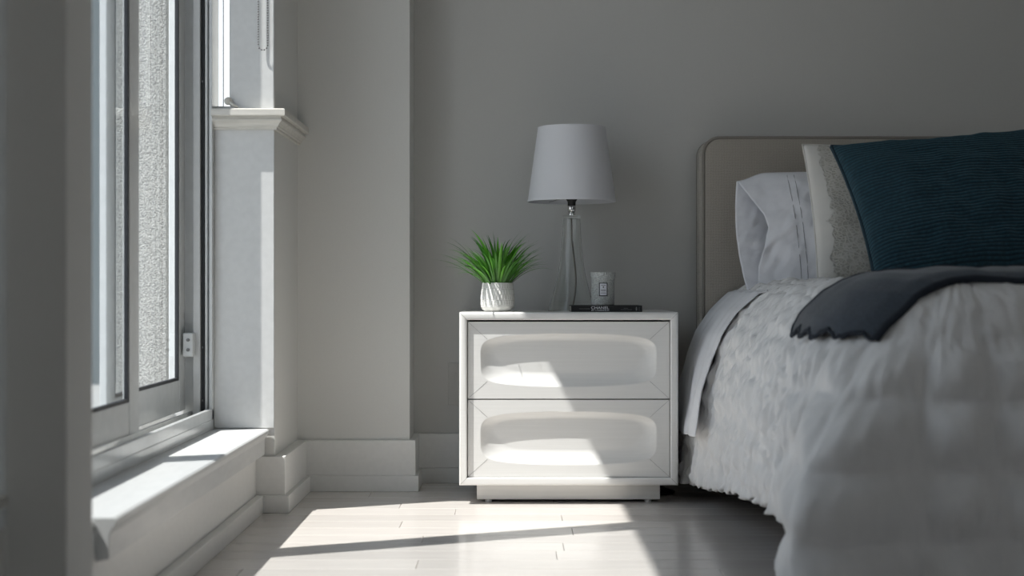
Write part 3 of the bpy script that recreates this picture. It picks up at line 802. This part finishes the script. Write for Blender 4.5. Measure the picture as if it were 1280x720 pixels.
# ------------------------------------------------------------------ bed
BXL, BXR, BYF, RC = 0.86, 2.06, 3.25, 0.20
PROF = [(-0.45, 0.748), (-0.25, 0.746), (-0.09, 0.741), (-0.03, 0.733), (0.02, 0.716), (0.06, 0.69), (0.115, 0.63), (0.155, 0.56), (0.182, 0.48), (0.205, 0.38), (0.222, 0.25), (0.230, 0.12), (0.233, 0.04)]
def prof_at_o(o_):
    if o_ <= PROF[0][0]: return PROF[0][1]
    for a, b_ in zip(PROF[:-1], PROF[1:]):
        if o_ <= b_[0]:
            t_ = (o_-a[0])/(b_[0]-a[0]); return a[1]+(b_[1]-a[1])*t_
    return PROF[-1][1]
def shift(y): return -0.03*sstep(4.2, 4.9, y)
def plan_o(x, y):
    """outward distance of a plan point from the bed's rounded edge line"""
    x = x-shift(y)
    cxl, cy = BXL+RC, BYF+RC
    if x < cxl and y < cy: return math.hypot(cxl-x, cy-y)-RC
    d1 = BXL-x; d2 = BYF-y; d3 = x-BXR
    return max(d1, d2, d3)
def zbed(x, y): return prof_at_o(plan_o(x, y))

def bed():
    bd_ = tag(empty('bed', (1.46, 3.9, 0)), 'bed with a taupe linen upholstered headboard edged in piping', 'bed')
    ox, oy = -1.46, -3.9
    hl, hr, hz, yf, yb = 0.680, 2.24, 1.262, 5.085, 5.240
    # headboard with rounded top corners and softly pillowed front
    Rh = 0.062
    outl = [(hl, 0.0)]
    for i in range(13):
        a = PI - PI/2*i/12; outl.append((hl+Rh+Rh*math.cos(a), hz-Rh+Rh*math.sin(a)))
    for i in range(13):
        a = PI/2 - PI/2*i/12; outl.append((hr-Rh+Rh*math.cos(a), hz-Rh+Rh*math.sin(a)))
    outl.append((hr, 0.0))
    n = len(outl)
    cx_, cz_ = (hl+hr)/2, hz/2
    V, F = [], []
    rings = [(0.0, yb, 0.006), (0, yb-0.008, 0.0), (0, yf+0.010, 0.0), (0, yf+0.003, 0.003), (0, yf-0.002, 0.010), (0, yf-0.006, 0.030), (0, yf-0.008, 0.070)]
    for (_, y_, ins) in rings:
        for (x, z) in outl:
            dx = 1 if x < cx_ else -1
            xx = x+dx*ins; zz = z-ins*(1 if z > 0.5 else 0)
            V.append((xx+ox, y_+oy, max(0.0, zz)))
    for k in range(len(rings)-1):
        for i in range(n-1):
            F.append((k*n+i, k*n+i+1, (k+1)*n+i+1, (k+1)*n+i))
        F.append((k*n+n-1, k*n, (k+1)*n, (k+1)*n+n-1))
    F.append(tuple(reversed(range(n)))); F.append(tuple((len(rings)-1)*n+i for i in range(n)))
    hb = mesh_obj('headboard', V, F, M['linen'], bd_, smooth=True)
    bm = bmesh.new(); bm.from_mesh(hb.data); bmesh.ops.recalc_face_normals(bm, faces=bm.faces)
    for e in bm.edges:
        if len(e.link_faces) == 2 and e.calc_face_angle(0) > 0.9: e.smooth = False
    bm.to_mesh(hb.data); bm.free()
    # front and back piping
    def path(ins, y_):
        pts = [(hl+ins+ox, y_+oy, 0.01+0.2*i) for i in range(6)]
        for i in range(17):
            a = PI - PI/2*i/16; pts.append((hl+Rh+(Rh-ins)*math.cos(a)+ox, y_+oy, hz-Rh+(Rh-ins)*math.sin(a)))
        for i in range(17):
            a = PI/2 - PI/2*i/16; pts.append((hr-Rh+(Rh-ins)*math.cos(a)+ox, y_+oy, hz-Rh+(Rh-ins)*math.sin(a)))
        pts += [(hr-ins+ox, y_+oy, 1.01-0.2*i) for i in range(6)]
        return pts
    tube('piping', path(0.005, yf+0.001), 0.0062, M['piping'], hb, 8)
    tube('piping', path(0.002, yb-0.004), 0.0045, M['piping'], hb, 8)
    boxes('mattress', [(0.845+ox, 2.10+ox, 3.25+oy, 5.065+oy, 0.36, 0.655)], M['mattress'], bd_, 0.05, 4)
    boxes('base', [(0.76+ox, 2.18+ox, 3.18+oy, 5.065+oy, 0.19, 0.355)], M['linen'], bd_, 0.015, 2)
    for (x, y_) in ((0.82, 3.26), (2.12, 3.26), (0.82, 5.02), (2.12, 5.02)):
        lathe('leg', [(0, 0), (0.020, 0), (0.028, 0.19), (0, 0.19)], M['black'], bd_, 16, loc=(x+ox, y_+oy, 0))
bed()

# crinkled quilt draped over the bed
def quilt():
    # perimeter: head-left -> foot-left corner -> foot -> foot-right corner -> head-right
    per = []   # (x, y, nx, ny, s, zone)
    s = 0.0
    yh = 5.062
    NL = 300
    for i in range(NL):
        y_ = yh + (BYF+RC-yh)*i/NL
        per.append((BXL+shift(y_), y_, -1, 0, yh-y_, 0))
    sl0 = yh-(BYF+RC)
    NC = 84
    for i in range(NC):
        a = PI + PI/2*i/NC
        per.append((BXL+RC+RC*math.cos(a), BYF+RC+RC*math.sin(a), math.cos(a), math.sin(a), sl0+0.40*PI/2*i/NC, 1+i/NC))
    s1 = sl0+0.40*PI/2
    NF = 130
    x0, x1 = BXL+RC, BXR-RC
    for i in range(NF):
        per.append((x0+(x1-x0)*i/NF, BYF, 0, -1, s1+(x1-x0)*i/NF, 2))
    s2 = s1+(x1-x0)
    for i in range(24):
        a = 1.5*PI + PI/2*i/24
        per.append((BXR-RC+RC*math.cos(a), BYF+RC+RC*math.sin(a), math.cos(a), math.sin(a), s2+0.40*PI/2*i/24, 3))
    s3 = s2+0.40*PI/2
    for i in range(61):
        y_ = BYF+RC+(yh-BYF-RC)*i/60
        per.append((BXR, y_, 1, 0, s3+y_-BYF-RC, 4))
    # arc length along the profile
    arc = [0.0]
    for a, b_ in zip(PROF[:-1], PROF[1:]): arc.append(arc[-1]+math.hypot(b_[0]-a[0], b_[1]-a[1]))
    def at_arc(r):
        for i in range(len(arc)-1):
            if r <= arc[i+1] or i == len(arc)-2:
                t_ = (r-arc[i])/(arc[i+1]-arc[i])
                a, b_ = PROF[i], PROF[i+1]
                dx, dz = b_[0]-a[0], b_[1]-a[1]
                ll = math.hypot(dx, dz)
                return a[0]+dx*t_, a[1]+dz*t_, (-dz/ll, dx/ll)   # o, z, outward normal (o,z)
    r_edge = arc[4]
    def arc_of_z(zz):
        for i in range(len(PROF)-1):
            if PROF[i+1][1] <= zz: return arc[i]+(arc[i+1]-arc[i])*(PROF[i][1]-zz)/(PROF[i][1]-PROF[i+1][1])
        return arc[-1]
    MR = 112
    V, F, U = [], [], []
    NPn = len(per)
    for k, (x, y_, nx_, ny_, s, zone) in enumerate(per):
        # hem height along the edge
        if zone == 0: hem = 0.055 + 0.115*sstep(5.0, 3.5, y_)
        elif 1 <= zone < 2: hem = 0.17 - 0.125*sstep(1.28, 1.48, zone)
        else: hem = 0.045
        hem += 0.012*nz(s*9, 3.3) + 0.004*math.sin(s*120+3*nz(s*10, 1))
        R1 = arc_of_z(max(0.03, hem))
        cz_ = zone if 1 <= zone < 2 else (1 if zone < 1 else 2)
        flare = math.exp(-((cz_-1.52)/0.15)**2)*0.11
        sq = (RC+0.23)*(1/max(abs(nx_), abs(ny_))-1) if 1 <= zone < 2 else 0.0
        side = 1.0 if zone == 0 else (max(0.0, 1-(zone-1)*2.2) if 1 <= zone < 2 else 0.0)
        for j in range(MR+1):
            r = R1*j/MR
            o_, z, (no, nzz) = at_arc(r)
            d = max(0.0, r-r_edge)
            hang = min(1.0, d/0.55)
            # long vertical gathers
            g_ = nz(s*22+1.5*nz(s*3, r*2), r*1.3, 4.0)*0.012*hang*(0.3+0.7*side) + nz(s*7, r*0.8, 9.0)*0.016*hang*(0.35+0.65*side)
            # fine crinkles, drawn out down the fall of the cloth
            cr_ = (nz(s*62, r*14, 2.0)*0.013 + nz(s*38+5*nz(s*9, r*9, 1), r*30, 7.0)*0.012)*(0.35+0.65*side)
            # quilted squares
            qs = 0.150
            fs_ = (s-s1+0.02)/qs % 1.0; fr_ = (r-0.02)/qs % 1.0
            ds, dr_ = min(fs_, 1-fs_)*qs, min(fr_, 1-fr_)*qs
            puff = (1-math.exp(-(ds/0.034)**1.3))*(1-math.exp(-(dr_/0.034)**1.3))
            qd = 0.050*puff*(1-0.75*side)
            disp = g_ + cr_ + qd*(0.2+0.8*sstep(0.12, 0.32, d))
            if j > MR-5: disp += 0.007*math.sin(s*150+4*nz(s*12, 2))*(j-(MR-5))/5
            fl_ = flare*sstep(0.25, 1.0, hang)+sq*0.75*sstep(0.22, 1.0, hang)
            oo = o_+fl_+disp*no
            V.append((x+nx_*oo, y_+ny_*oo, z+disp*nzz))
            U.append((s, r))
    for k in range(NPn-1):
        for j in range(MR):
            a = k*(MR+1)+j
            F.append((a, a+1, a+MR+2, a+MR+1))
    F.append(tuple(k*(MR+1) for k in range(NPn)))
    o = mesh_obj('quilt', V, F, M['quilt'], None, smooth=True, uvs=U)
    so_ = o.modifiers.new('thick', 'SOLIDIFY'); so_.thickness = 0.006; so_.offset = -1
    tag(o, 'white crinkled quilt with stitched squares draped to the floor over the bed', 'quilt')
quilt()

# smooth sheet hanging out at the head
def sheet():
    V, F, U = [], [], []
    NYs, NR = 46, 70
    for i in range(NYs+1):
        for j in range(NR+1):
            v = j/NR
            ya = 4.47+0.03*math.sin(v*3)+0.05*(1-v)
            y_ = ya + (5.064-ya)*i/NYs
            o0, o1 = 0.035, 0.2245
            # walk down the profile by height
            z = 0.741 + (0.238-0.05*0+0.012*nz(y_*6, 2)-0.741)*v if v > 0.12 else None
            if v <= 0.12:
                o_ = o0+(0.06-o0)*v/0.12; z = prof_at_o(o_)
            else:
                t_ = (v-0.12)/0.88
                z0_ = prof_at_o(0.06); z = z0_+(0.236+0.014*nz(y_*6, 2)-0.02*i/NYs-z0_)*t_
                o_ = 0.0
                for a, b_ in zip(PROF[:-1], PROF[1:]):
                    if b_[1] <= z <= a[1]: o_ = a[0]+(b_[0]-a[0])*(a[1]-z)/(a[1]-b_[1]); break
            lift = 0.006+0.010*sstep(0, 0.2, v) + 0.024*v*v*math.exp(-(i/NYs/0.35)**2)+0.014*v + 0.010*nz(y_*8, v*2.5, 3)*v + 0.006*nz(y_*20+v*4, v*3, 8)
            k_ = sstep(0.1, 0.35, v)
            x = BXL+shift(y_)-o_-lift*k_
            V.append((x, y_, z+max(0.006, lift)*(1-0.7*k_))); U.append((y_, v))
    for i in range(NYs):
        for j in range(NR):
            a = i*(NR+1)+j
            F.append((a, a+1, a+NR+2, a+NR+1))
    o = mesh_obj('bed_sheet', V, F, M['sheet'], None, smooth=True, uvs=U)
    m_ = o.modifiers.new('thick', 'SOLIDIFY'); m_.thickness = 0.003; m_.offset = 0
    tag(o, 'smooth white sheet corner hanging over the bed side below the pillow', 'sheet')
sheet()

# throw blanket across the foot of the bed
def throw():
    V, F = [], []
    NXt, NYt = 110, 44
    OH = 0.135
    edge = {}
    for j in range(NYt+1):
        v = j/NYt
        for i in range(NXt+1):
            u = (i/NXt)**1.6
            yn = 3.205+0.065*sstep(0.0, 0.25, u)
            y_ = yn+(3.60-yn)*v
            if y_ < BYF+RC:
                xh = BXL+RC-math.sqrt(max(1e-6, (RC+OH)**2-(BYF+RC-y_)**2))
            else: xh = BXL-OH
            xh += 0.006*math.sin(v*26)
            x = xh+(1.96-xh)*u
            z = zbed(x, y_)+0.022+0.006*nz(x*9, y_*6, 1)+0.004*nz(x*22, y_*9, 5)
            drop = 0.010*(1-sstep(0, 0.10, v))
            V.append((x-0.014*(1-sstep(0, 0.2, u)), y_, z-drop)); 
    for j in range(NYt):
        for i in range(NXt):
            a = j*(NXt+1)+i
            F.append((a, a+1, a+NXt+2, a+NXt+1))
    e = tag(empty('throw_blanket', (1.3, 3.4, 0.74)), 'charcoal navy knitted throw laid across the foot of the bed', 'blanket')
    Vl = [(x-1.3, y_-3.4, z-0.74) for x, y_, z in V]
    o = mesh_obj('blanket', Vl, F, M['throw'], e, smooth=True)
    m_ = o.modifiers.new('thick', 'SOLIDIFY'); m_.thickness = 0.014; m_.offset = -0.6
    near = [Vl[i] for i in range(NXt+1)]
    left = [Vl[j*(NXt+1)] for j in range(NYt+1)]
    far = [Vl[NYt*(NXt+1)+i] for i in range(NXt+1)]
    tube('hem', [(x, y_-0.002, z-0.004) for x, y_, z in near], 0.0095, M['throw_hem'], e, 8)
    tube('hem', [(x, y_, z) for x, y_, z in far], 0.006, M['throw_hem'], e, 8)
    # scalloped knit edge at the hanging end
    sc = []
    for k in range(len(left)*4):
        t_ = k/4; i = min(int(t_), len(left)-2); f_ = t_-i
        p0, p1 = Vector(left[i]), Vector(left[i+1])
        q_ = p0.lerp(p1, f_); w_ = abs(math.sin(k*0.30))
        sc.append(q_+Vector((-0.002-0.002*w_, 0, -0.002-0.005*w_)))
    tube('scalloped_edge', sc, 0.0055, M['throw_hem'], e, 7)
throw()

# ------------------------------------------------------------------ pillows
def cushion_mesh(Wd, Hd, T, nx, ny, pinch=0.06, power=0.42, wrinkle=0.004, seed=0, ribs=0, pz=0.05):
    V, F, U = [], [], []
    idx = {}
    for side in (0, 1):
        for j in range(ny+1):
            for i in range(nx+1):
                border = i in (0, nx) or j in (0, ny)
                if side == 1 and border: idx[(1, i, j)] = idx[(0, i, j)]; continue
                u = -1+2*i/nx; v = -1+2*j/ny
                u = math.copysign(abs(u)**0.9, u); v = math.copysign(abs(v)**0.9, v)
                x = Wd/2*u*(1-pinch*(1-v*v)*u*u); z = Hd/2*v*(1-pz*(1-u*u)*v*v)
                th_ = T/2*(max(0.0, (1-u*u)*(1-v*v)))**power
                wv = wrinkle*nz(u*3+seed, v*3, side*5)*(1 if not border else 0) + wrinkle*0.7*nz(u*7+seed, v*6, 3)*(1-abs(u*v)) * (0 if border else 1)
                # creases running in from the corners
                rb = ribs_h(v, Hd, ribs) if ribs and side == 0 else 0.0
                y = (-1 if side == 0 else 1)*(th_+wv+rb*min(1.0, th_/0.02))
                idx[(side, i, j)] = len(V)
                V.append((x, y, z)); U.append(((u+1)/2, (v+1)/2))
    for side in (0, 1):
        for j in range(ny):
            for i in range(nx):
                q_ = [idx[(side, i, j)], idx[(side, i+1, j)], idx[(side, i+1, j+1)], idx[(side, i, j+1)]]
                F.append(tuple(q_) if side == 0 else tuple(reversed(q_)))
    border = [V[idx[(0, i, 0)]] for i in range(nx+1)] + [V[idx[(0, nx, j)]] for j in range(1, ny+1)] + \
             [V[idx[(0, i, ny)]] for i in range(nx-1, -1, -1)] + [V[idx[(0, 0, j)]] for j in range(ny-1, 0, -1)]
    return V, F, U, border
def ribs_h(v, Hd, n): return 0.0030*abs(math.sin(PI*n*(v+1)/2))

def place(e, loc, tilt, roll, yaw):
    e.location = loc
    e.rotation_euler = (Matrix.Rotation(yaw, 3, 'Z') @ Matrix.Rotation(-tilt, 3, 'X') @ Matrix.Rotation(roll, 3, 'Y')).to_euler()

def teal():
    e = empty('teal_cushion')
    V, F, U, B_ = cushion_mesh(0.66, 0.56, 0.19, 90, 240, 0.055, 0.40, 0.010, 2.0, ribs=46, pz=0.085)
    tag(e, 'dark teal ribbed chenille cushion with welted edge, front of the pillows', 'cushion')
    off = Vector((0, 0, 0.25))
    V = [(x, y_, z+0.28) for x, y_, z in V]
    mesh_obj('cover', V, F, M['teal'], e, smooth=True, uvs=U)
    tube('welt', [(x, y_, z+0.28) for x, y_, z in B_], 0.0058, M['teal_pipe'], e, 8, cyc=True)
    place(e, (1.381, 4.13, 0.752), math.radians(38), math.radians(-6), math.radians(-1))
teal()

def lace():
    e = empty('lace_pillow')
    V, F, U, B_ = cushion_mesh(0.66, 0.50, 0.15, 80, 60, 0.03, 0.50, 0.007, 6.0)
    # flat flange: thin the border
    V = [(x, y_, z+0.25) for x, y_, z in V]
    tag(e, 'ivory pillow with a lace embroidered sham between white pillow and teal cushion', 'pillow')
    mesh_obj('sham', V, F, M['lace'], e, smooth=True, uvs=U)
    tube('flange_edge', [(x, y_, z+0.25) for x, y_, z in B_], 0.0028, M['lace'], e, 6, cyc=True)
    place(e, (1.303, 4.53, 0.742), math.radians(23), math.radians(-1.0), 0)
lace()

def white_pillow():
    e = tag(empty('white_pillow'), 'white cotton pillow with an open pillowcase end leaning on the headboard', 'pillow')
    nx, ny = 90, 60
    Hh, Wd = 0.425, 0.64
    def top(u): return Hh*(0.955+0.065*sstep(0.0, 0.16, u)+0.01*math.sin(u*5))
    def bot(u): return 0.0+0.004*math.sin(u*9)
    def left_back(v): return 0.026*(1-v)**1.6 - 0.012*math.sin(PI*v)
    def left_front(v):
        # the front hem is pulled back into a V
        pts = [(0, 0.058), (0.2, 0.062), (0.34, 0.082), (0.5, 0.098), (0.62, 0.084), (0.8, 0.044), (1.0, 0.003)]
        for a, b_ in zip(pts[:-1], pts[1:]):
            if v <= b_[0]: return a[1]+(b_[1]-a[1])*(v-a[0])/(b_[0]-a[0])
        return pts[-1][1]
    def bulge(u, v, front):
        body = (max(0.0, sstep(0.02, 0.42, u)))*(max(0, 1-((2*v-1)**2)))**0.5*(max(0, 1-(max(0, u-0.5)/0.5)**4))**0.5
        openv = (0.030 if front else 0.022)*math.sin(PI*v)**0.6*(1-sstep(0.0, 0.4, u))
        return 0.092*body*(1 if front else 0.55)+openv
    parts = []
    for front in (True, False):
        V, F, U = [], [], []
        for i in range(nx+1):
            u = i/nx
            for j in range(ny+1):
                v = j/ny
                lf_ = left_front(v) if front else left_back(v)
                x = lf_+(Wd-lf_)*u
                un = x/Wd
                z = bot(un)+(top(un)-bot(un))*v
                b_ = bulge(un, v, front)
                # creases fanning from the hem
                cre = 0.007*nz(un*10+v*6, v*7-un*4, 2.0 if front else 9)+0.005*nz(un*26-v*9, v*10, 5)
                fold = 0.012*math.exp(-((v-0.30-1.1*(un-0.10))/0.035)**2)*(1-sstep(0.18, 0.42, un)) if front else 0.0
                edge = math.sin(PI*v)**0.4 if 0 < v < 1 else 0
                y_ = (-(b_+cre*edge+fold*edge) if front else (b_+cre*edge))
                V.append((x, y_, z)); U.append((un, v))
        for i in range(nx):
            for j in range(ny):
                a = i*(ny+1)+j
                q_ = (a, a+ny+1, a+ny+2, a+1)
                F.append(q_ if front else tuple(reversed(q_)))
        o = mesh_obj('case_front' if front else 'case_back', V, F, M['cotton'], e, smooth=True, uvs=U)
        md = o.modifiers.new('thick', 'SOLIDIFY'); md.thickness = 0.0025; md.offset = 0
        parts.append((V, o))
    # double hem stitching on the front
    V = parts[0][0]
    for c in (0.168, 0.190):
        pts = []
        for j in range(2, ny-1):
            v = j/ny
            x_t = c*Wd/0.64+0.045*(1-v)*0.8
            best = min(range(nx+1), key=lambda i: abs(V[i*(ny+1)+j][0]-x_t))
            p0 = V[best*(ny+1)+j]
            pts.append((p0[0], p0[1]-0.0016, p0[2]))
        pts = [tuple(sum(pts[min(max(q_+w_, 0), len(pts)-1)][c_] for w_ in range(-4, 5))/9 for c_ in range(3)) for q_ in range(len(pts))]
        pts = [(p_[0], p_[1]-0.0012, p_[2]) for p_ in pts]
        tube('hem_stitch', pts, 0.0010, M['stitch'], parts[0][1], 5)
    place(e, (0.775, 4.83, 0.703), math.radians(17), 0, math.radians(-3))
white_pillow()
